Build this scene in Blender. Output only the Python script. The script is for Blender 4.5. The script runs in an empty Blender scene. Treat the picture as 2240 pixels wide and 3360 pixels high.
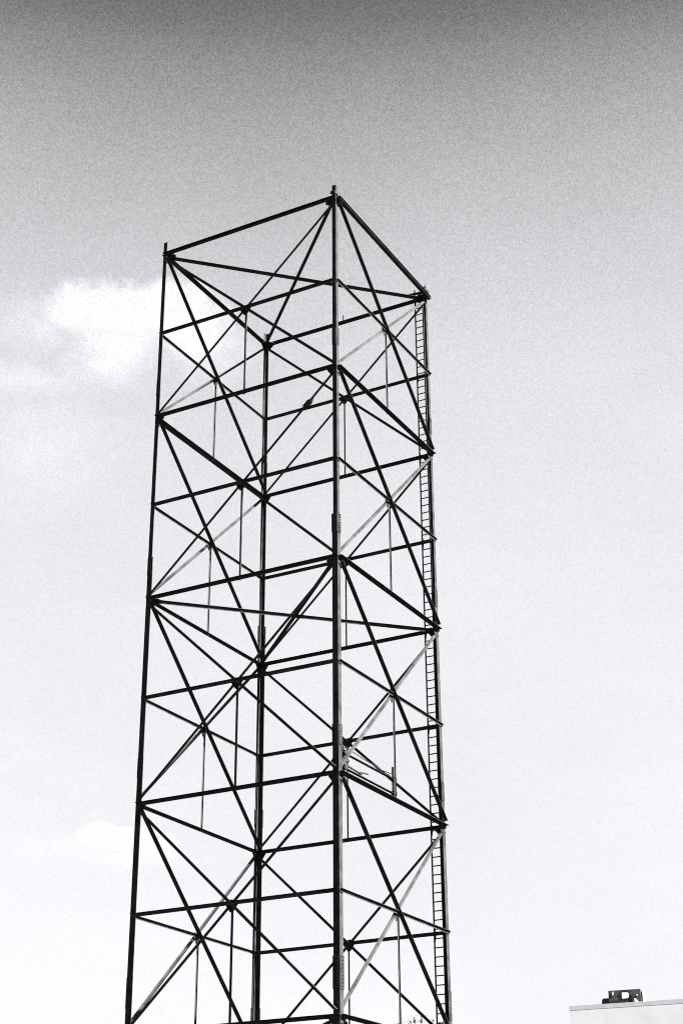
import bpy, bmesh, math, random
from mathutils import Vector, Matrix
random.seed(7)
SC = bpy.context.scene
COL = SC.collection
V = Vector

# ------------------------------------------------------------------ camera
YAW, PITCH, ROLL = 2.0673, 0.4466, -0.0068
CAM = V((26.7178, -45.8447, 1.65))
fwd = V((math.cos(PITCH) * math.cos(YAW), math.cos(PITCH) * math.sin(YAW), math.sin(PITCH)))
rt0 = V((math.sin(YAW), -math.cos(YAW), 0))
up0 = rt0.cross(fwd)
cr, sr = math.cos(ROLL), math.sin(ROLL)
rt = rt0 * cr + up0 * sr
up = up0 * cr - rt0 * sr
cd = bpy.data.cameras.new('camera')
cam = bpy.data.objects.new('camera', cd)
COL.objects.link(cam)
cam.matrix_world = Matrix(((rt.x, up.x, -fwd.x, CAM.x), (rt.y, up.y, -fwd.y, CAM.y),
                           (rt.z, up.z, -fwd.z, CAM.z), (0, 0, 0, 1)))
cd.sensor_fit = 'VERTICAL'
cd.sensor_height = 36.0
cd.sensor_width = 24.0
cd.lens = 56.138
cd.clip_end = 5000
SC.camera = cam
FH = V((math.cos(YAW), math.sin(YAW), 0))      # horizontal heading of the view, used to lay out the far things
RH = V((math.sin(YAW), -math.cos(YAW), 0))

# ------------------------------------------------------------------ view
SC.view_settings.view_transform = 'Standard'
SC.view_settings.look = 'None'
SC.view_settings.gamma = 1.0
SC.view_settings.use_curve_mapping = False
EXPO = 4.3
SC.view_settings.exposure = EXPO
SC.cycles.use_denoising = False
SC.cycles.max_bounces = 6
SC.cycles.filter_width = 1.05

# ------------------------------------------------------------------ sun
SUN_EL = math.radians(45.0)
SUN_AZ = math.atan2(0.03, 1.0)
sdir = V((math.cos(SUN_EL) * math.cos(SUN_AZ), math.cos(SUN_EL) * math.sin(SUN_AZ), math.sin(SUN_EL)))
sl = bpy.data.lights.new('sun', 'SUN')
sl.energy = 5.0
sl.angle = math.radians(0.55)
sl.color = (1.0, 0.992, 0.985)
sun = bpy.data.objects.new('sun', sl)
COL.objects.link(sun)
sun.rotation_euler = (-sdir).to_track_quat('-Z', 'Y').to_euler()

# ------------------------------------------------------------------ sky (black and white film through a red filter)
world = bpy.data.worlds.new('World')
SC.world = world
world.use_nodes = True
wt = world.node_tree
for n in list(wt.nodes):
    wt.nodes.remove(n)


def wn(t, **k):
    n = wt.nodes.new(t)
    for a, b in k.items():
        setattr(n, a, b)
    return n


def wl(a, b):
    wt.links.new(a, b)


def wm(op, a, b=None, c=None, clamp=False):
    n = wn('ShaderNodeMath', operation=op, use_clamp=clamp)
    for i, x in enumerate((a, b, c)):
        if x is None:
            continue
        if isinstance(x, (int, float)):
            n.inputs[i].default_value = x
        else:
            wl(x, n.inputs[i])
    return n.outputs[0]


def wdot(vec, const):
    n = wn('ShaderNodeVectorMath', operation='DOT_PRODUCT')
    wl(vec, n.inputs[0])
    n.inputs[1].default_value = const
    return n.outputs['Value']


def wcurve(x, pts, x0, x1):
    """piecewise curve of x, given as (x, y) pairs with y in 0..1"""
    f = wn('ShaderNodeMapRange', clamp=True)
    wl(x, f.inputs[0])
    f.inputs[1].default_value = x0
    f.inputs[2].default_value = x1
    c = wn('ShaderNodeFloatCurve')
    cm = c.mapping
    cu = cm.curves[0]
    q = [((a - x0) / (x1 - x0), b) for a, b in pts]
    while len(cu.points) < len(q):
        cu.points.new(0.5, 0.5)
    for p, (a, b) in zip(cu.points, q):
        p.location = (a, b)
        p.handle_type = 'AUTO_CLAMPED'
    cm.update()
    wl(f.outputs[0], c.inputs['Value'])
    return c.outputs[0]


sky = wn('ShaderNodeTexSky', sky_type='NISHITA', sun_disc=False)
sky.sun_elevation = SUN_EL
sky.sun_rotation = math.pi / 2 - SUN_AZ
sep = wn('ShaderNodeSeparateColor')
wl(sky.outputs[0], sep.inputs[0])
red = sep.outputs[0]
tc = wn('ShaderNodeTexCoord')
D = tc.outputs['Generated']
sxyz = wn('ShaderNodeSeparateXYZ')
wl(D, sxyz.inputs[0])
el = wm('MULTIPLY', wm('ARCSINE', sxyz.outputs[2]), 180 / math.pi)
az = wm('MULTIPLY', wm('ARCTAN2', wdot(D, RH), wdot(D, FH)), 180 / math.pi)
# tone of the film for each height above the horizon, and the sky model's own change towards the sun
tone = wcurve(el, [(-10, .98), (4, .98), (8, .96), (14, .918), (20.2, .88), (27.3, .805), (33.4, .67), (36, .57), (38.8, .44),
                   (41.1, .305), (43.4, .165), (46, .09), (60, .055), (90, .045)], -10, 90)
ref = wcurve(el, [(-10, .45), (1, .42), (4, .39), (8, .285), (16, .176), (22, .138), (28, .113), (33, .100), (37, .093),
                  (40, .088), (43, .085), (60, .076), (90, .083)], -10, 90)
ratio = wm('DIVIDE', red, wm('MULTIPLY', ref, 10.0))
ratio = wm('POWER', wm('MINIMUM', wm('MAXIMUM', ratio, 0.9), 4.0), 0.35)
clear = wm('MULTIPLY', tone, ratio)

# clouds: soft heaps round a few centres, broken up by noise, and a thin scatter of others all round the sky
cc = wn('ShaderNodeCombineXYZ')
wl(az, cc.inputs[0])
wl(el, cc.inputs[1])
P2 = cc.outputs[0]


def wnoise(scale, detail, rough, off=(0, 0, 0), stretch=(1, 1, 1)):
    mp = wn('ShaderNodeMapping')
    wl(P2, mp.inputs[0])
    mp.inputs['Location'].default_value = off
    mp.inputs['Scale'].default_value = stretch
    n = wn('ShaderNodeTexNoise')
    wl(mp.outputs[0], n.inputs['Vector'])
    n.inputs['Scale'].default_value = scale
    n.inputs['Detail'].default_value = detail
    n.inputs['Roughness'].default_value = rough
    return wm('SUBTRACT', n.outputs[0], 0.5)


n_big = wnoise(0.75, 7, 0.55, (3.1, 1.7, 0))
n_fine = wnoise(2.6, 8, 0.6, (11.0, 4.0, 0))
nz = wm('ADD', wm('MULTIPLY', n_big, 0.85), wm('MULTIPLY', n_fine, 0.5))


def heap(blobs, soft, nz):
    cur = None
    for ca, ce, ra, re, k in blobs:
        da = wm('DIVIDE', wm('SUBTRACT', az, ca), ra)
        de = wm('DIVIDE', wm('SUBTRACT', el, ce), re)
        r = wm('SQRT', wm('ADD', wm('MULTIPLY', da, da), wm('MULTIPLY', de, de)))
        v = wm('MULTIPLY', wm('SUBTRACT', 1.0, r), 1.0)
        v = wm('MULTIPLY', v, k) if k != 1 else v
        cur = v if cur is None else wm('SMOOTH_MAX', cur, v, 0.15)
    d = wm('ADD', cur, nz)
    if isinstance(soft, tuple):
        e0, e1, s0, s1 = soft
        m = wn('ShaderNodeMapRange', clamp=True)
        wl(el, m.inputs[0])
        for q, val in enumerate((e0, e1, s0, s1)):
            m.inputs[q + 1].default_value = val
        soft = m.outputs[0]
    t = wm('DIVIDE', wm('ADD', d, 0.02), soft, clamp=True)
    t = wm('MULTIPLY', t, 1.0, clamp=True)
    return wm('MULTIPLY', wm('MULTIPLY', t, t), wm('SUBTRACT', 3.0, wm('MULTIPLY', t, 2.0)))


crisp = heap([(-8.7, 32.25, 3.9, 1.50, 1), (-10.6, 32.3, 2.3, 1.3, 1), (-7.0, 32.75, 2.3, 1.25, 1), (-9.1, 31.2, 2.9, 1.7, 1), (-9.6, 30.6, 2.4, 1.3, 1),
              (-6.0, 31.7, 2.5, 1.6, 1)], (32.6, 30.0, .50, 1.35), nz)
wisp = heap([(-9.8, 30.35, 3.2, 1.2, 1), (-5.2, 31.2, 2.4, 1.8, 1), (-12.9, 29.8, 4.2, .95, 1), (-12.6, 31.6, 2.6, 1.7, 1),
             (-12.0, 27.4, 3.8, 2.8, .8)], 1.25, nz)
low = heap([(-8.75, 13.95, 1.05, .62, 1), (-7.8, 13.85, 1.2, .62, 1), (-6.7, 13.65, 1.0, .62, 1)], (13.9, 13.2, .32, 1.0),
           wm('MULTIPLY', nz, 0.75))
lowisp = heap([(-10.0, 13.65, 1.1, .55, 1), (-11.0, 13.5, 1.1, .55, 1), (-8.0, 13.3, 2.8, .6, 1)], 1.0, wm('MULTIPLY', nz, 0.8))
# the rest of the sky, well away from this part: more of the same fair weather cloud
far = wm('SUBTRACT', wm('MULTIPLY', wm('ADD', wnoise(0.11, 8, 0.55, (40, 9, 0), (1, 2.2, 1)), 0.5), 1.0), 0.60)
away = wn('ShaderNodeMapRange', clamp=True)
wl(wm('ABSOLUTE', az), away.inputs[0])
away.inputs[1].default_value = 16
away.inputs[2].default_value = 30
farc = wm('MULTIPLY', wm('MULTIPLY', far, 9.0, clamp=True), away.outputs[0])
cover = wm('MAXIMUM', wm('MAXIMUM', crisp, wm('MULTIPLY', wisp, 0.66)), wm('MAXIMUM', wm('MULTIPLY', low, 1.0), wm('MULTIPLY', lowisp, 0.75)))
cover = wm('MAXIMUM', cover, wm('MULTIPLY', farc, 0.8))
haze_mott = wm('ADD', wm('MULTIPLY', wnoise(0.55, 5, 0.6, (7, 21, 0), (0.6, 1.4, 1)), 0.05), wm('MULTIPLY', wnoise(0.06, 3, 0.5, (17, 2, 0), (1, 1.6, 1)), 0.22))
clear = wm('MULTIPLY', clear, wm('ADD', 1.0, haze_mott))


def wgrain(n, off):
    # fine silver grain: one random value for each tiny cell of the sky
    v = wn('ShaderNodeVectorMath', operation='MULTIPLY_ADD')
    wl(D, v.inputs[0])
    v.inputs[1].default_value = (n, n, n)
    v.inputs[2].default_value = off
    f = wn('ShaderNodeVectorMath', operation='FLOOR')
    wl(v.outputs[0], f.inputs[0])
    w = wn('ShaderNodeTexWhiteNoise', noise_dimensions='3D')
    wl(f.outputs[0], w.inputs['Vector'])
    return wm('SUBTRACT', w.outputs[0], 0.5)


grain = wm('ADD', wgrain(1700.0, (.3, .7, .1)), wm('MULTIPLY', wgrain(900.0, (.8, .2, .6)), 0.28))
gamp = wm('ADD', wm('MULTIPLY', wm('SUBTRACT', 1.0, tone), 0.60), 0.045)
lum = wm('ADD', wm('MULTIPLY', clear, wm('SUBTRACT', 1.0, cover)), wm('MULTIPLY', cover, 1.02))
lum = wm('MULTIPLY', lum, wm('ADD', 1.0, wm('MULTIPLY', grain, gamp)))
# warm blacks and cool whites of the print
tint = wn('ShaderNodeMix', data_type='RGBA')
wl(wm('MULTIPLY', lum, 1.6, clamp=True), tint.inputs[0])
tint.inputs[6].default_value = (1.03, 0.995, 0.975, 1)
tint.inputs[7].default_value = (0.985, 0.98, 1.02, 1)
SKY_STRENGTH = 0.1
vm = wn('ShaderNodeVectorMath', operation='SCALE')
wl(tint.outputs[2], vm.inputs[0])
wl(wm('MULTIPLY', lum, 1.0 / (2 ** EXPO) / SKY_STRENGTH), vm.inputs['Scale'])
bg = wn('ShaderNodeBackground')
wl(vm.outputs[0], bg.inputs[0])
bg.inputs[1].default_value = SKY_STRENGTH
wo = wn('ShaderNodeOutputWorld')
wl(bg.outputs[0], wo.inputs[0])


# ------------------------------------------------------------------ materials
def mat(name, lo, hi, scale=3.0, rough=0.75, spec=0.1, bump=0.0, detail=6, metal=0.0):
    m = bpy.data.materials.new(name)
    m.use_nodes = True
    nt = m.node_tree
    b = nt.nodes['Principled BSDF']
    t = nt.nodes.new('ShaderNodeTexCoord')
    n = nt.nodes.new('ShaderNodeTexNoise')
    n.inputs['Scale'].default_value = scale
    n.inputs['Detail'].default_value = detail
    n.inputs['Roughness'].default_value = 0.65
    nt.links.new(t.outputs['Object'], n.inputs['Vector'])
    r = nt.nodes.new('ShaderNodeValToRGB')
    r.color_ramp.elements[0].position = 0.36
    r.color_ramp.elements[1].position = 0.62
    r.color_ramp.elements[0].color = (lo[0], lo[1], lo[2], 1)
    r.color_ramp.elements[1].color = (hi[0], hi[1], hi[2], 1)
    nt.links.new(n.outputs[0], r.inputs[0])
    nt.links.new(r.outputs[0], b.inputs['Base Color'])
    b.inputs['Roughness'].default_value = rough
    b.inputs['Specular IOR Level'].default_value = spec
    b.inputs['Metallic'].default_value = metal
    if bump:
        bp = nt.nodes.new('ShaderNodeBump')
        bp.inputs['Strength'].default_value = bump
        bp.inputs['Distance'].default_value = 0.02
        nt.links.new(n.outputs[0], bp.inputs['Height'])
        nt.links.new(bp.outputs[0], b.inputs['Normal'])
    return m


def g(v, w=1.01):
    return (v * w, v, v / w)


M_STEEL = mat('weathered_steel', g(.0065), g(.0160), 2.6, .8, .03)
M_BRACE = mat('galvanised_brace_steel', g(.0085), g(.0215), 1.7, .8, .03)
M_PLATE = mat('plate_steel', g(.006), g(.015), 6.0, .8, .03)
M_BOLT = mat('rusty_bolt', g(.004), g(.007), 9.0, .85, .05)
M_LADDER = mat('ladder_steel', g(.004), g(.008), 5.0, .8, .06)
M_BIRD = mat('dark_feather', g(.006), g(.018), 30.0, .85, .05)
M_WALL = mat('pale_render', g(.295, .985), g(.325, .985), 0.9, .9, .1, .1)
M_COPING = mat('coping_concrete', g(.21, .985), g(.25, .985), 2.0, .9, .1, .1)
M_ROOF = mat('roof_felt', g(.06), g(.10), 1.0, .9, .1)
M_UNIT = mat('dark_sheet_metal', g(.014), g(.034), 9.0, .7, .1)
M_UNITD = mat('black_sheet_metal', g(.005), g(.012), 9.0, .7, .1)
M_WHITE = mat('white_panel', g(.74, 1.0), g(.82, 1.0), 3.0, .7, .1)
M_WIRE = mat('galvanised_wire', g(.05), g(.1), 5.0, .7, .1)
M_GROUND = mat('asphalt', g(.018), g(.030), 0.6, .95, .1, .3, 10)
M_CONC = mat('footing_concrete', g(.2, 1.0), g(.3, 1.0), 2.0, .9, .1, .3)


# ------------------------------------------------------------------ mesh helpers
def new_obj(name, bm, m, parent=None, smooth=False):
    bmesh.ops.recalc_face_normals(bm, faces=bm.faces)
    me = bpy.data.meshes.new(name)
    bm.to_mesh(me)
    bm.free()
    me.materials.append(m)
    if smooth:
        for p in me.polygons:
            p.use_smooth = True
    o = bpy.data.objects.new(name, me)
    COL.objects.link(o)
    o.parent = parent
    return o


def empty(name, loc=(0, 0, 0)):
    o = bpy.data.objects.new(name, None)
    COL.objects.link(o)
    o.location = loc
    o.empty_display_size = 0.2
    return o


def tag(o, label, cat, group=None):
    o['label'] = label
    o['category'] = cat
    if group:
        o['group'] = group
    return o


def prism(bm, poly, d):
    """closed prism: polygon points (Vectors) pushed by the vector d"""
    a = [bm.verts.new(p) for p in poly]
    b = [bm.verts.new(p + d) for p in poly]
    n = len(poly)
    bm.faces.new(a)
    bm.faces.new(list(reversed(b)))
    for i in range(n):
        bm.faces.new((a[i], b[i], b[(i + 1) % n], a[(i + 1) % n]))


def box(bm, c, x, y, z):
    """box round c with half-axes x, y, z (Vectors)"""
    prism(bm, [c - x - y - z, c + x - y - z, c + x + y - z, c - x + y - z], z * 2)


def angle_iron(p0, p1, d1, d2, a, b, t):
    """an L section: heel from p0 to p1, flange of width a along d1 and of width b along d2"""
    bm = bmesh.new()
    s = [V((0, 0)), V((a, 0)), V((a, t)), V((t, t)), V((t, b)), V((0, b))]
    prism(bm, [p0 + d1 * q.x + d2 * q.y for q in s], p1 - p0)
    return bm


def channel(p0, p1, d1, d2, a, b, t):
    """a channel: web of height a along d1, two flanges of width b along d2"""
    bm = bmesh.new()
    s = [(0, 0), (a, 0), (a, b), (a - t, b), (a - t, t), (t, t), (t, b), (0, b)]
    prism(bm, [p0 + d1 * q[0] + d2 * q[1] for q in s], p1 - p0)
    return bm


def tube(bm, pts, r, n=6, cap=True):
    rings = []
    for i, p in enumerate(pts):
        d = (pts[min(i + 1, len(pts) - 1)] - pts[max(i - 1, 0)]).normalized()
        h = V((0, 0, 1)) if abs(d.z) < .9 else V((1, 0, 0))
        u = d.cross(h).normalized()
        w = d.cross(u)
        rr = r[i] if isinstance(r, (list, tuple)) else r
        rings.append([bm.verts.new(p + (u * math.cos(2 * math.pi * k / n) + w * math.sin(2 * math.pi * k / n)) * rr) for k in range(n)])
    for A, B in zip(rings, rings[1:]):
        for k in range(n):
            bm.faces.new((A[k], A[(k + 1) % n], B[(k + 1) % n], B[k]))
    if cap:
        bm.faces.new(rings[0])
        bm.faces.new(rings[-1])


def bolts(bm, pts, n, r=.016, h=.022):
    for p in pts:
        tube(bm, [p, p + n * h], r, 6)


# ------------------------------------------------------------------ ground
bm = bmesh.new()
v = [bm.verts.new(p) for p in ((-2500, -2500, 0), (2500, -2500, 0), (2500, 2500, 0), (-2500, 2500, 0))]
bm.faces.new(v)
o = new_obj('ground', bm, M_GROUND)
o['kind'] = 'structure'

# ------------------------------------------------------------------ the tower
HX, HY = 3.8, 3.83
Z = [37.349, 33.766, 30.195, 26.583, 22.963, 19.325, 15.674, 12.067, 8.439, 4.80, 1.15]   # half-level heights, even = main levels
TOPZ = Z[0] + .60
tower = empty('lattice_tower')
tag(tower, 'tall square open steel lattice tower with crossed braces, filling the middle of the view', 'tower')
C4 = {'N': V((HX, -HY, 0)), 'R': V((HX, HY, 0)), 'B': V((-HX, HY, 0)), 'L': V((-HX, -HY, 0))}
UZ = V((0, 0, 1))
FACES = [('N', 'R', V((1, 0, 0))), ('R', 'B', V((0, 1, 0))), ('B', 'L', V((-1, 0, 0))), ('L', 'N', V((0, -1, 0)))]
TL = .018       # leg plate thickness


def at(c, z):
    return V((C4[c].x, C4[c].y, z))


# legs: angle sections with the heel at the corner, spliced above every main level
SIZES = [.155, .160, .205, .215, .225]
SPL = [TOPZ] + [Z[2 * i] + 1.25 for i in range(1, 5)] + [.42]
for c, pt in C4.items():
    dx = V((-1 if pt.x > 0 else 1, 0, 0))
    dy = V((0, -1 if pt.y > 0 else 1, 0))
    for i in range(5):
        a = SIZES[i]
        leg = new_obj('leg_section', angle_iron(at(c, SPL[i + 1]), at(c, SPL[i]), dx, dy, a, a, TL), M_STEEL, tower)
        if i == 0:
            continue
        zc, hl = SPL[i], (.34 if i < 4 else .48)
        for (d, nrm) in ((dx, -dy), (dy, -dx)):
            # outer plate on each flange, with its bolts
            pa = SIZES[i]
            bm = bmesh.new()
            p = at(c, zc - hl) + d * .004 + nrm * .001
            prism(bm, [p, p + d * (pa + .004), p + d * (pa + .004) + nrm * .016, p + nrm * .016], UZ * (2 * hl))
            sp = new_obj('splice_plate', bm, M_STEEL, leg)
            bb = bmesh.new()
            rows = 7 if i < 4 else 9
            pts = []
            for r_ in range(rows):
                zz = zc - hl + .06 + (2 * hl - .12) * r_ / (rows - 1)
                pts += [at(c, zz) + d * (pa * .36) + nrm * .017, at(c, zz + .035) + d * (pa * .70) + nrm * .017]
            bolts(bb, pts, nrm, .016, .020)
            bo = new_obj('bolt_heads', bb, M_BOLT, leg)
            bo['kind'] = 'stuff'
    bm = bmesh.new()
    box(bm, V((pt.x, pt.y, .21)) + (dx + dy) * .1, V((.55, 0, 0)), V((0, .55, 0)), V((0, 0, .21)))
    new_obj('footing', bm, M_CONC, tower)
    bm = bmesh.new()
    box(bm, V((pt.x, pt.y, .44)) + (dx + dy) * .1, V((.28, 0, 0)), V((0, .28, 0)), V((0, 0, .018)))
    new_obj('base_plate', bm, M_PLATE, tower)

for A, B, n in FACES:
    e = (C4[B] - C4[A]).normalized()              # along the face
    half = (C4[B] - C4[A]).length / 2
    mid = (C4[A] + C4[B]) / 2
    fa = A + B
    seen_inside = fa in ('BL', 'RB')
    for k in range(len(Z)):
        z = Z[k]
        main = k % 2 == 0
        # horizontals lie on the outside of the legs; a standing flange at the top edge
        if main:
            a, b, t = {'NR': (.105, .135, .012), 'BL': (.105, .10, .012)}.get(fa, (.12, .10, .012))
            if k == 0:
                a, b = {'NR': (.13, .165), 'BL': (.13, .13)}.get(fa, (.125, .11))
        else:
            a, b, t = (.10, .075, .010) if fa in ('NR', 'BL') else (.115, .08, .010)
        if seen_inside:
            d2, off = -n, -TL - .002
            s0, s1 = -half + .02 + TL, half - .02 - TL
        else:
            d2, off = n, .019
            s0, s1 = -half + .03, half + .03
        p0 = mid + e * s0 + n * off + UZ * (z + a / 2)
        p1 = mid + e * s1 + n * off + UZ * (z + a / 2)
        if k == 0 and fa in ('NR', 'LN'):
            bm = channel(p0, p1, -UZ, d2, a, b, t)
        else:
            bm = angle_iron(p0, p1, -UZ, d2, a, b, t)
        new_obj('main_beam' if main else 'middle_beam', bm, M_BRACE if not main else M_STEEL, tower)
    for i in range(5):
        z0, zm, z1 = Z[2 * i], Z[2 * i + 1], Z[2 * i + 2]
        # the X: one brace outside the legs, one inside
        for (u, w, outer) in ((-1, 1, True), (1, -1, False)):
            inset = .10
            q0 = mid + e * u * (half - inset) + UZ * (z0 - .16)
            q1 = mid + e * w * (half - inset) + UZ * (z1 + .16)
            ax = (q1 - q0).normalized()
            pu = n.cross(ax)
            if pu.z < 0:
                pu = -pu
            lit = (fa == 'NR' and not outer) or (fa == 'BL' and outer)
            if lit:
                a, b = .082, .085
            elif fa in ('NR', 'BL'):
                a, b = .078, .115
            else:
                a, b = .100, .075
            if outer:
                d2, off = n, (.034 if not seen_inside else .003)
            else:
                d2, off = -n, -TL - .004
                if seen_inside:
                    off -= .085
            bm = angle_iron(q0 + pu * a / 2 + n * off, q1 + pu * a / 2 + n * off, -pu, d2, a, b, .009)
            new_obj('diagonal_brace', bm, M_BRACE, tower)
        # plate where they cross, and the hanger below it
        cz = mid + UZ * zm
        bm = bmesh.new()
        sh = [(-.19, .07), (-.05, .13), (.17, .09), (.22, -.05), (.05, -.27), (-.06, -.27), (-.23, -.03)]
        po = -TL - .016
        prism(bm, [cz + e * q[0] + UZ * q[1] + n * po for q in sh], n * .012)
        gp = new_obj('gusset_plate', bm, M_PLATE, tower)
        bb = bmesh.new()
        sd = 1 if not seen_inside else -1
        bolts(bb, [cz + e * q[0] + UZ * q[1] + n * (po + (.012 if sd > 0 else 0)) for q in
                   ((-.13, .04), (-.07, .02), (.13, .04), (.08, .02), (-.11, -.06), (.12, -.08), (0, -.13), (0, -.18), (0, -.23))], n * sd, .015, .02)
        bo = new_obj('bolt_heads', bb, M_BOLT, gp)
        bo['kind'] = 'stuff'
        hb = .062
        h0 = mid + UZ * (zm - .05) + n * (po - .012)
        h1 = mid + UZ * (z1 - .04) + n * (po - .012)
        hd1, hd2, hs = {'NR': (-e, n, 1), 'BL': (e, -n, -1), 'RB': (-e, n, 1)}.get(fa, (-e, -n, 1))
        if fa == 'NR':
            h0, h1 = h0 + n * .04, h1 + n * .04
        new_obj('hanger', angle_iron(h0 + e * .03 * hs, h1 + e * .03 * hs, hd1, hd2, hb, hb * .8, .007), M_BRACE, tower)
    # corner plates at both ends of the main beams
    for k in range(0, len(Z), 2):
        z = Z[k]
        for sgn in (-1, 1):
            cpt = mid + e * sgn * half + UZ * z
            bm = bmesh.new()
            q = [(.03, .15), (.36, .05), (.38, -.07), (.22, -.30), (.03, -.34)]
            if k == 0:
                q = [(.03, .13), (.40, .10), (.42, -.06), (.20, -.26), (.03, -.30)]
            prism(bm, [cpt - e * sgn * x + UZ * y - n * (TL + .016) for x, y in q], n * .012)
            gp = new_obj('gusset_plate', bm, M_PLATE, tower)
            bb = bmesh.new()
            sd = 1 if not seen_inside else -1
            dv = (-e * sgn * .7 - UZ * .7)
            bolts(bb, [cpt - e * sgn * (.06 + .045 * j) - UZ * (.20 + .045 * j) + e * sgn * .02 + n * .003 for j in range(3)] +
                  [cpt - e * sgn * (.07 + .05 * j) + UZ * .0 + n * .036 for j in range(2)], n * sd, .017, .022)
            bo = new_obj('bolt_heads', bb, M_BOLT, gp)
            bo['kind'] = 'stuff'

# plan braces across the corners at the top, in the middle and low down
for k in (0, 4, 8):
    z = Z[k]
    dn = (C4['R'] - C4['L']).normalized()
    nn = V((dn.y, -dn.x, 0))
    ca, cb = at('L', z) + dn * .30, at('R', z) - dn * .30
    if k == 0:
        bm = angle_iron(ca - UZ * .02, cb - UZ * .02, -UZ, nn, .115, .095, .010)
    else:
        bm = angle_iron(ca + UZ * .02, cb + UZ * .02, -UZ, nn, .12, .07, .010)
    new_obj('plan_brace', bm, M_BRACE, tower)
    dn = (C4['B'] - C4['N']).normalized()
    nn = V((dn.y, -dn.x, 0))
    if nn.y > 0:
        nn = -nn
    ca, cb = at('N', z) + dn * .30, at('B', z) - dn * .30
    bm = angle_iron(ca - UZ * .015, cb - UZ * .015, -UZ, nn, .075, .11, .010)
    new_obj('plan_brace', bm, M_BRACE, tower)
    for c, pt in C4.items():
        sx = -1 if pt.x > 0 else 1
        sy = -1 if pt.y > 0 else 1
        bm = bmesh.new()
        b0 = V((pt.x, pt.y, z - .045))
        q = [(.05, .05), (.46, .05), (.49, .14), (.35, .35), (.14, .49), (.05, .46)]
        prism(bm, [b0 + V((sx * x, sy * y, 0)) for x, y in q], UZ * .012)
        new_obj('corner_plate', bm, M_PLATE, tower)

# small uprights in the middle of the top beams, and bits at the head of the legs
for p, h, r_ in ((V((-.03, -HY - .03, Z[0] + .06)), .20, .012), (V((-.02, HY - .06, Z[0] + .05)), .30, .026),
                 (V((HX + .10, .06, Z[0] + .06)), .16, .022), (V((-HX + .06, .1, Z[0] + .05)), .14, .016)):
    bm = bmesh.new()
    tube(bm, [p, p + UZ * h], r_, 8)
    new_obj('stub_post', bm, M_PLATE, tower)
bm = bmesh.new()
p = at('N', Z[0] + .26)
box(bm, p + V((-.10, -.05, 0)), V((.09, 0, 0)), V((0, .02, 0)), V((0, 0, .055)))
new_obj('leg_bracket', bm, M_PLATE, tower)
bm = bmesh.new()
box(bm, at('N', Z[0] + .19) + V((.03, .07, 0)), V((.02, 0, 0)), V((0, .06, 0)), V((0, 0, .018)))
new_obj('leg_bracket', bm, M_PLATE, tower)
bm = bmesh.new()
p = at('L', Z[0] + .14)
tube(bm, [p + V((.05, .05, 0)), p + V((.30, .30, .02))], .032, 8)
new_obj('leg_bracket', bm, M_PLATE, tower)
bm = bmesh.new()
p = at('R', Z[0] + .20)
box(bm, p + V((.06, -.04, 0)), V((.035, 0, 0)), V((0, .06, 0)), V((0, 0, .12)))
new_obj('leg_bracket', bm, M_PLATE, tower)
bm = bmesh.new()
box(bm, p + V((-.37, -.22, .02)), V((.33, 0, -.03)), V((0, .03, 0)), V((0, 0, .045)))
new_obj('leg_bracket', bm, M_PLATE, tower)

# ladder up the right-hand leg, inside the back face
LY = HY - .17
lad = empty('ladder', (0, 0, 0))
lad.parent = tower
lad['label'] = 'narrow climbing ladder running up the right-hand leg'
RX0, RX1 = HX - .46, HX - .12
for x, top in ((RX0, Z[0] + .45), (RX1, Z[0] + .30)):
    bm = bmesh.new()
    box(bm, V((x, LY, (top + .3) / 2)), V((.025, 0, 0)), V((0, .012, 0)), V((0, 0, (top - .3) / 2)))
    new_obj('rail', bm, M_LADDER, lad)
bm = bmesh.new()
tube(bm, [V((RX0 + .02, 0, 0)), V((RX1 - .02, 0, 0))], .021, 6)
rung0 = new_obj('rung', bm, M_LADDER, lad)
zz = .6
first = True
while zz < Z[0] - .1:
    r_ = rung0 if first else rung0.copy()
    if not first:
        COL.objects.link(r_)
        r_.parent = lad
    r_.location = (0, LY, zz)
    first = False
    zz += .305
for k in range(len(Z)):
    bm = bmesh.new()
    z = Z[k]
    q = [(0, .22), (.035, .04), (.05, -.05), (.018, -.30), (0, -.30), (-.03, -.05), (-.03, .05)]
    prism(bm, [V((RX0 + x, LY + .034, z + y)) for x, y in q], V((0, .012, 0)))
    new_obj('ladder_bracket', bm, M_PLATE, lad)
    bm = bmesh.new()
    box(bm, V((RX0, (LY + HY) / 2 - .01, z + .02)), V((.03, 0, 0)), V((0, (HY - LY) / 2 - .03, 0)), V((0, 0, .008)))
    new_obj('ladder_bracket', bm, M_PLATE, lad)

# ------------------------------------------------------------------ antenna mount clamped to the near face
mount = empty('antenna_mount', (3.5, -1.3, 16.07))
tag(mount, 'dark two-rail antenna mount with upright pipe, clamped low inside the tower near the front leg', 'antenna mount')


def mpart(name, bm, m):
    o = new_obj(name, bm, m, mount)
    o.matrix_parent_inverse = Matrix.Translation(-V(mount.location))
    return o


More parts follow.
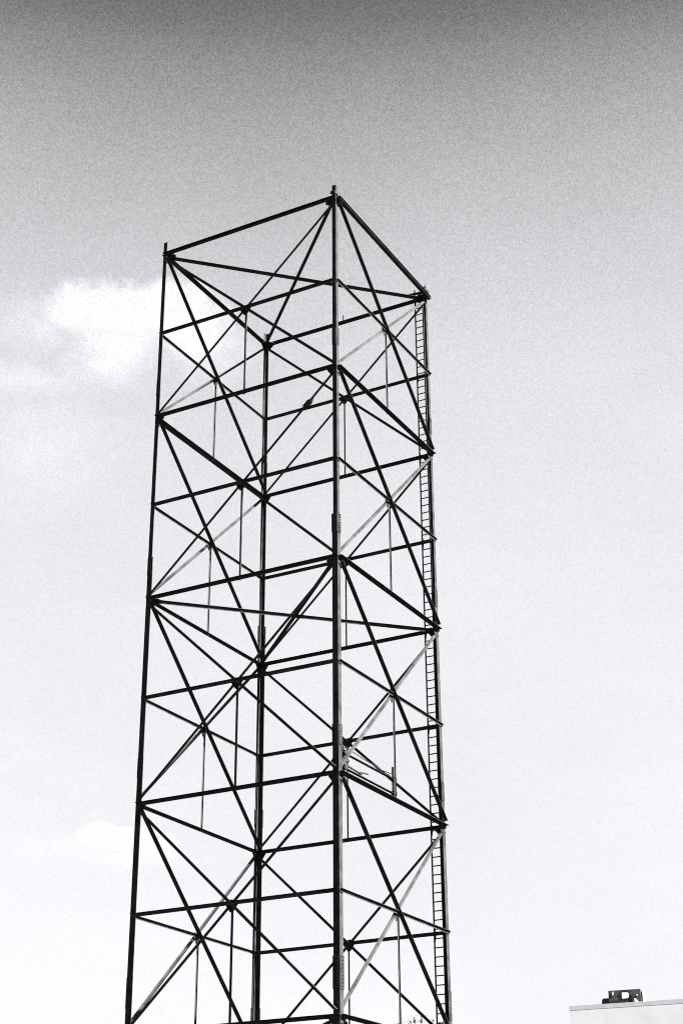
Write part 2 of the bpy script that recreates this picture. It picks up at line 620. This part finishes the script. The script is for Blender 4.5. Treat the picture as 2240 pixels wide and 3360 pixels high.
EX, EY = V((1, 0, 0)), V((0, 1, 0))
mpart('rail', angle_iron(V((3.50, -3.45, 16.53)), V((3.50, .44, 16.53)), UZ, EX, .085, .12, .008), M_PLATE)
mpart('rail', angle_iron(V((3.50, -3.45, 16.04)), V((3.50, .44, 16.04)), UZ, EX, .085, .12, .008), M_PLATE)
bm = bmesh.new()
tube(bm, [V((3.53, .44, 15.93)), V((3.53, .44, 16.97))], .05, 10)
mpart('mast_pipe', bm, M_BOLT)
bm = bmesh.new()
tube(bm, [V((3.52, -3.0, 15.85)), V((3.52, -3.0, 16.75))], .05, 10)
mpart('mast_pipe', bm, M_UNITD)
for y, z in ((.44, 16.56), (.44, 16.08), (-3.0, 16.56), (-3.0, 16.08)):
    bm = bmesh.new()
    box(bm, V((3.55, y, z)), V((.07, 0, 0)), V((0, .09, 0)), V((0, 0, .065)))
    mpart('clamp', bm, M_PLATE)
    bm = bmesh.new()
    tube(bm, [V((3.5, y + .05, z + .02)), V((3.5, y + .24, z + .02))], .008, 6)
    mpart('clamp_bolt', bm, M_PLATE)
bm = bmesh.new()
tube(bm, [V((3.50, -2.02, 16.10)), V((3.56, -1.95, 16.18)), V((3.60, -1.50, 16.23))], .024, 6)
mpart('stay_arm', bm, M_PLATE)
for pts_, rr in (([(3.56, -3.35, 16.20), (3.57, -2.6, 16.155), (3.57, -1.9, 16.13)], .034),
                 ([(3.45, -3.4, 16.86), (3.47, -2.6, 16.80), (3.5, -1.6, 16.72), (3.52, -.4, 16.66), (3.53, .40, 16.72)], .016),
                 ([(3.42, -3.5, 16.24), (3.50, -2.9, 16.30), (3.55, -2.72, 16.36)], .045),
                 ([(3.53, .40, 16.50), (3.54, .10, 16.60), (3.53, -.12, 16.60)], .035)):
    bm = bmesh.new()
    tube(bm, [V(q_) for q_ in pts_], rr, 7)
    mpart('loose_bar', bm, M_PLATE)
bm = bmesh.new()
box(bm, V((3.50, -2.98, 16.33)), V((.03, 0, 0)), V((0, .14, .03)), V((0, 0, .05)))
mpart('bracket', bm, M_PLATE)
bm = bmesh.new()
box(bm, V((3.42, -3.10, 16.70)), V((.05, 0, 0)), V((0, .10, 0)), V((0, 0, .07)))
mpart('bracket', bm, M_PLATE)

# ------------------------------------------------------------------ bird on the back face's upper middle beam
bird = empty('bird', (-1.63, HY - .045, Z[1] + .052))
bird.scale = (1.22, 1.22, 1.22)
tag(bird, 'dark bird perched on a high beam at the back of the tower', 'bird')
bm = bmesh.new()
# stations: position along the body (x to the viewer's right, z up), half-width across y, half-height
st = [(-.36, -.02, .020, .008), (-.30, .00, .030, .012), (-.22, .035, .034, .020), (-.15, .075, .050, .045), (-.08, .11, .072, .072), (0.0, .15, .080, .085),
      (.06, .20, .070, .078), (.10, .255, .050, .055), (.125, .30, .042, .042), (.145, .335, .042, .040), (.172, .352, .034, .032), (.20, .352, .016, .014), (.235, .345, .004, .004)]
rings = []
NS = 12
for i, (x, z, wy, wz) in enumerate(st):
    a_, b_ = st[max(i - 1, 0)], st[min(i + 1, len(st) - 1)]
    tx = V((b_[0] - a_[0], 0, b_[1] - a_[1])).normalized()
    nzv = V((-tx.z, 0, tx.x))
    rings.append([bm.verts.new(V((x, 0, z)) + V((0, 1, 0)) * wy * math.cos(2 * math.pi * j / NS) + nzv * wz * math.sin(2 * math.pi * j / NS)) for j in range(NS)])
for A_, B_ in zip(rings, rings[1:]):
    for j in range(NS):
        bm.faces.new((A_[j], A_[(j + 1) % NS], B_[(j + 1) % NS], B_[j]))
bm.faces.new(rings[0])
bm.faces.new(rings[-1])
body = new_obj('body', bm, M_BIRD, bird, True)
for s in (-1, 1):
    bm = bmesh.new()
    w = [(-.27, .02), (-.16, .10), (-.05, .20), (.05, .235), (.06, .16), (-.02, .085), (-.14, .045)]
    prism(bm, [V((x, s * (.062 + .02 * (1 - abs(x + .05) * 3)), z)) for x, z in w], V((0, s * .014, 0)))
    new_obj('wing', bm, M_BIRD, bird)
    bm = bmesh.new()
    tube(bm, [V((.005, s * .028, .10)), V((.015, s * .028, .04)), V((.01, s * .028, .0))], [.016, .009, .007], 6)
    for tx in (.05, -.03):
        tube(bm, [V((.01, s * .028, .006)), V((.01 + tx, s * .03, .004))], .005, 5)
    new_obj('leg', bm, M_BIRD, bird)

# ------------------------------------------------------------------ pale building and the unit on its roof
P1 = V((-12.23, 57.03, 0))
bd = V((0.9929, 0.119, 0)).normalized()
bn = V((bd.y, -bd.x, 0))           # out of the front wall
BH = 17.64
bld = empty('flat_roofed_building', P1)
tag(bld, 'pale plain flat-roofed building in the lower right corner', 'building')


def bpart(name, bm, m, root, parent=None):
    o = new_obj(name, bm, m, parent or root)
    if parent is None:
        o.matrix_parent_inverse = Matrix.Translation(-V(root.location))
    return o


LEN, DEP = 34.0, 22.0
bm = bmesh.new()
prism(bm, [P1, P1 + bd * LEN, P1 + bd * LEN - bn * DEP, P1 - bn * DEP], UZ * (BH - .28))
bpart('wall', bm, M_WALL, bld)
bm = bmesh.new()
o_ = .003
q = [P1 - bd * o_ + bn * o_, P1 + bd * (LEN + o_) + bn * o_, P1 + bd * (LEN + o_) - bn * (DEP + o_), P1 - bd * o_ - bn * (DEP + o_)]
q2 = [P1 + bd * .3 - bn * .3, P1 + bd * (LEN - .3) - bn * .3, P1 + bd * (LEN - .3) - bn * (DEP - .3), P1 + bd * .3 - bn * (DEP - .3)]
lo_, hi_ = UZ * (BH - .277), UZ * BH
vs = [[bm.verts.new(p + h) for p in r] for r, h in ((q, lo_), (q, hi_), (q2, hi_), (q2, lo_))]
for r in range(4):
    for j in range(4):
        A_, B_ = vs[r], vs[(r + 1) % 4]
        bm.faces.new((A_[j], A_[(j + 1) % 4], B_[(j + 1) % 4], B_[j]))
bpart('parapet', bm, M_COPING, bld)
bm = bmesh.new()
prism(bm, [p + UZ * (BH - .27) for p in [q2[0] + bd * .004 - bn * .004, q2[1] - bd * .004 - bn * .004, q2[2] - bd * .004 + bn * .004, q2[3] + bd * .004 + bn * .004]], UZ * .02)
bpart('roof', bm, M_ROOF, bld)
for fl in range(4):
    for w_ in range(9):
        c = P1 + bd * (2.4 + w_ * 3.6) + UZ * (2.2 + fl * 3.5)
        bm = bmesh.new()
        box(bm, c + bn * .012, bd * .7, bn * .01, UZ * .8)
        wi = bpart('window', bm, M_UNITD, bld)
        bm = bmesh.new()
        box(bm, c + bn * .03 - UZ * .85, bd * .78, bn * .05, UZ * .04)
        si = bpart('sill', bm, M_COPING, bld)

U0 = P1 - bn * 1.2 + UZ * (BH - .25)
unit = empty('rooftop_unit', U0 + bd * 3.45)
tag(unit, 'dark grey rooftop ventilation unit with white panels on the pale building', 'ventilation unit')


def ubox(name, x0, x1, z0, z1, y0, y1, m):
    bm = bmesh.new()
    box(bm, U0 + bd * (x0 + x1) / 2 + UZ * (z0 + z1) / 2 - bn * (y0 + y1) / 2, bd * (x1 - x0) / 2, bn * (y1 - y0) / 2, UZ * (z1 - z0) / 2)
    return bpart(name, bm, m, unit)


def upoly(name, pts, y0, y1, m):
    bm = bmesh.new()
    prism(bm, [U0 + bd * x + UZ * z - bn * y0 for x, z in pts], -bn * (y1 - y0))
    return bpart(name, bm, m, unit)


ZB = .25
ubox('casing', 2.40, 4.54, 0.02, ZB + .99, 0, 1.3, M_UNIT)
upoly('intake_box', [(1.86, .0), (2.395, .0), (2.395, ZB + .53), (2.02, ZB + .53), (1.93, ZB + .42)], .05, 1.1, M_UNITD)
ubox('white_panel', 3.30, 3.71, ZB + .45, ZB + .83, -.02, -.002, M_WHITE)
ubox('white_panel', 2.64, 2.73, ZB + .68, ZB + .91, -.02, -.002, M_COPING)
ubox('dark_panel', 3.28, 3.80, ZB + .86, ZB + .96, -.03, -.002, M_UNITD)
ubox('white_panel', 4.25, 4.33, ZB + .57, ZB + .66, -.02, -.002, M_COPING)
ubox('white_panel', 3.56, 3.64, ZB + .23, ZB + .28, -.02, -.002, M_COPING)
upoly('hood_with_shadow', [(3.93, ZB + .16), (4.05, ZB + .16), (4.09, ZB + .50), (3.90, ZB + .72)], -.08, -.004, M_UNITD)  # hood and its diagonal cast shadow, put in together as one black plate
upoly('white_panel', [(4.12, .1), (4.46, .1), (4.44, ZB + .10), (4.16, ZB + .40), (4.12, ZB + .40)], -.02, -.002, M_WHITE)
ubox('dark_panel', 2.44, 3.90, ZB + .20, ZB + .34, -.016, -.002, M_UNITD)
bm = bmesh.new()
cx = U0 + bd * 4.66 - bn * .5
ring = [cx + bd * .115 * math.cos(t_) + bn * .4 * math.sin(t_) for t_ in [2 * math.pi * k / 16 for k in range(16)]]
prism(bm, ring, UZ * (ZB + .88))
bpart('duct', bm, M_COPING, unit)
for x in (2.6, 4.3):
    ubox('foot', x - .1, x + .1, 0.0, .019, .1, 1.2, M_UNITD)

# ------------------------------------------------------------------ arched lighting frame behind the tower's foot
mc = CAM + FH * 95 + RH * 4.43
mc.z = 0
mast = empty('lighting_mast', mc)
tag(mast, 'thin arched wire frame with dark lamps, peeking up at the bottom edge beside the ladder', 'lighting mast')


def lpart(name, bm, m):
    return bpart(name, bm, m, mast)


bm = bmesh.new()
tube(bm, [V((mc.x, mc.y, 0)), V((mc.x, mc.y, 12.2))], [.16, .09], 12)
lpart('pole', bm, M_WIRE)
for R_, r_, cz_, dy_ in ((3.02, .011, 12.12, 0), (2.86, .010, 12.12, .12), (2.68, .012, 12.12, -.1)):
    bm = bmesh.new()
    pts = []
    for k in range(41):
        t_ = math.pi * k / 40
        pts.append(mc + RH * (-R_ * math.cos(t_)) + FH * dy_ + UZ * (cz_ + R_ * math.sin(t_)))
    tube(bm, pts, r_, 5)
    lpart('hoop', bm, M_WIRE)
for k in range(1, 12):
    t_ = math.pi * k / 12
    d_ = RH * (-math.cos(t_)) + UZ * math.sin(t_)
    bm = bmesh.new()
    tube(bm, [mc + UZ * 12.12 + d_ * .05, mc + UZ * 12.12 + d_ * 3.03], .008, 5)
    lpart('spoke', bm, M_WIRE)
bm = bmesh.new()
tube(bm, [mc - RH * 3.03 + UZ * 12.12, mc + RH * 3.03 + UZ * 12.12], .04, 8)
lpart('crossbar', bm, M_WIRE)
for a_, z_, w_, h_ in ((-.46, 14.79, .085, .10), (-.08, 14.80, .07, .13), (-.49, 14.98, .04, .045), (-.06, 15.03, .06, .035), (.60, 14.83, .06, .05),
                       (.97, 14.68, .09, .06), (-.70, 14.76, .07, .03), (-1.37, 14.64, .07, .05), (1.15, 14.72, .05, .05)):
    bm = bmesh.new()
    c = mc + RH * a_ - FH * .16 + UZ * z_
    for (f0, f1, k0) in ((-.06, .0, .8), (.0, .07, 1.0)):
        prism(bm, [c + RH * (w_ * k0 * math.cos(q_)) + UZ * (h_ * k0 * math.sin(q_)) + FH * f0 for q_ in [2 * math.pi * j / 10 + .3 for j in range(10)]], FH * (f1 - f0 - .002))
    lp = lpart('lamp', bm, M_UNITD)
    bm = bmesh.new()
    tube(bm, [c + FH * .07, c + FH * .18 - UZ * .12 + RH * .05], .012, 5)
    lpart('lamp_arm', bm, M_UNITD)
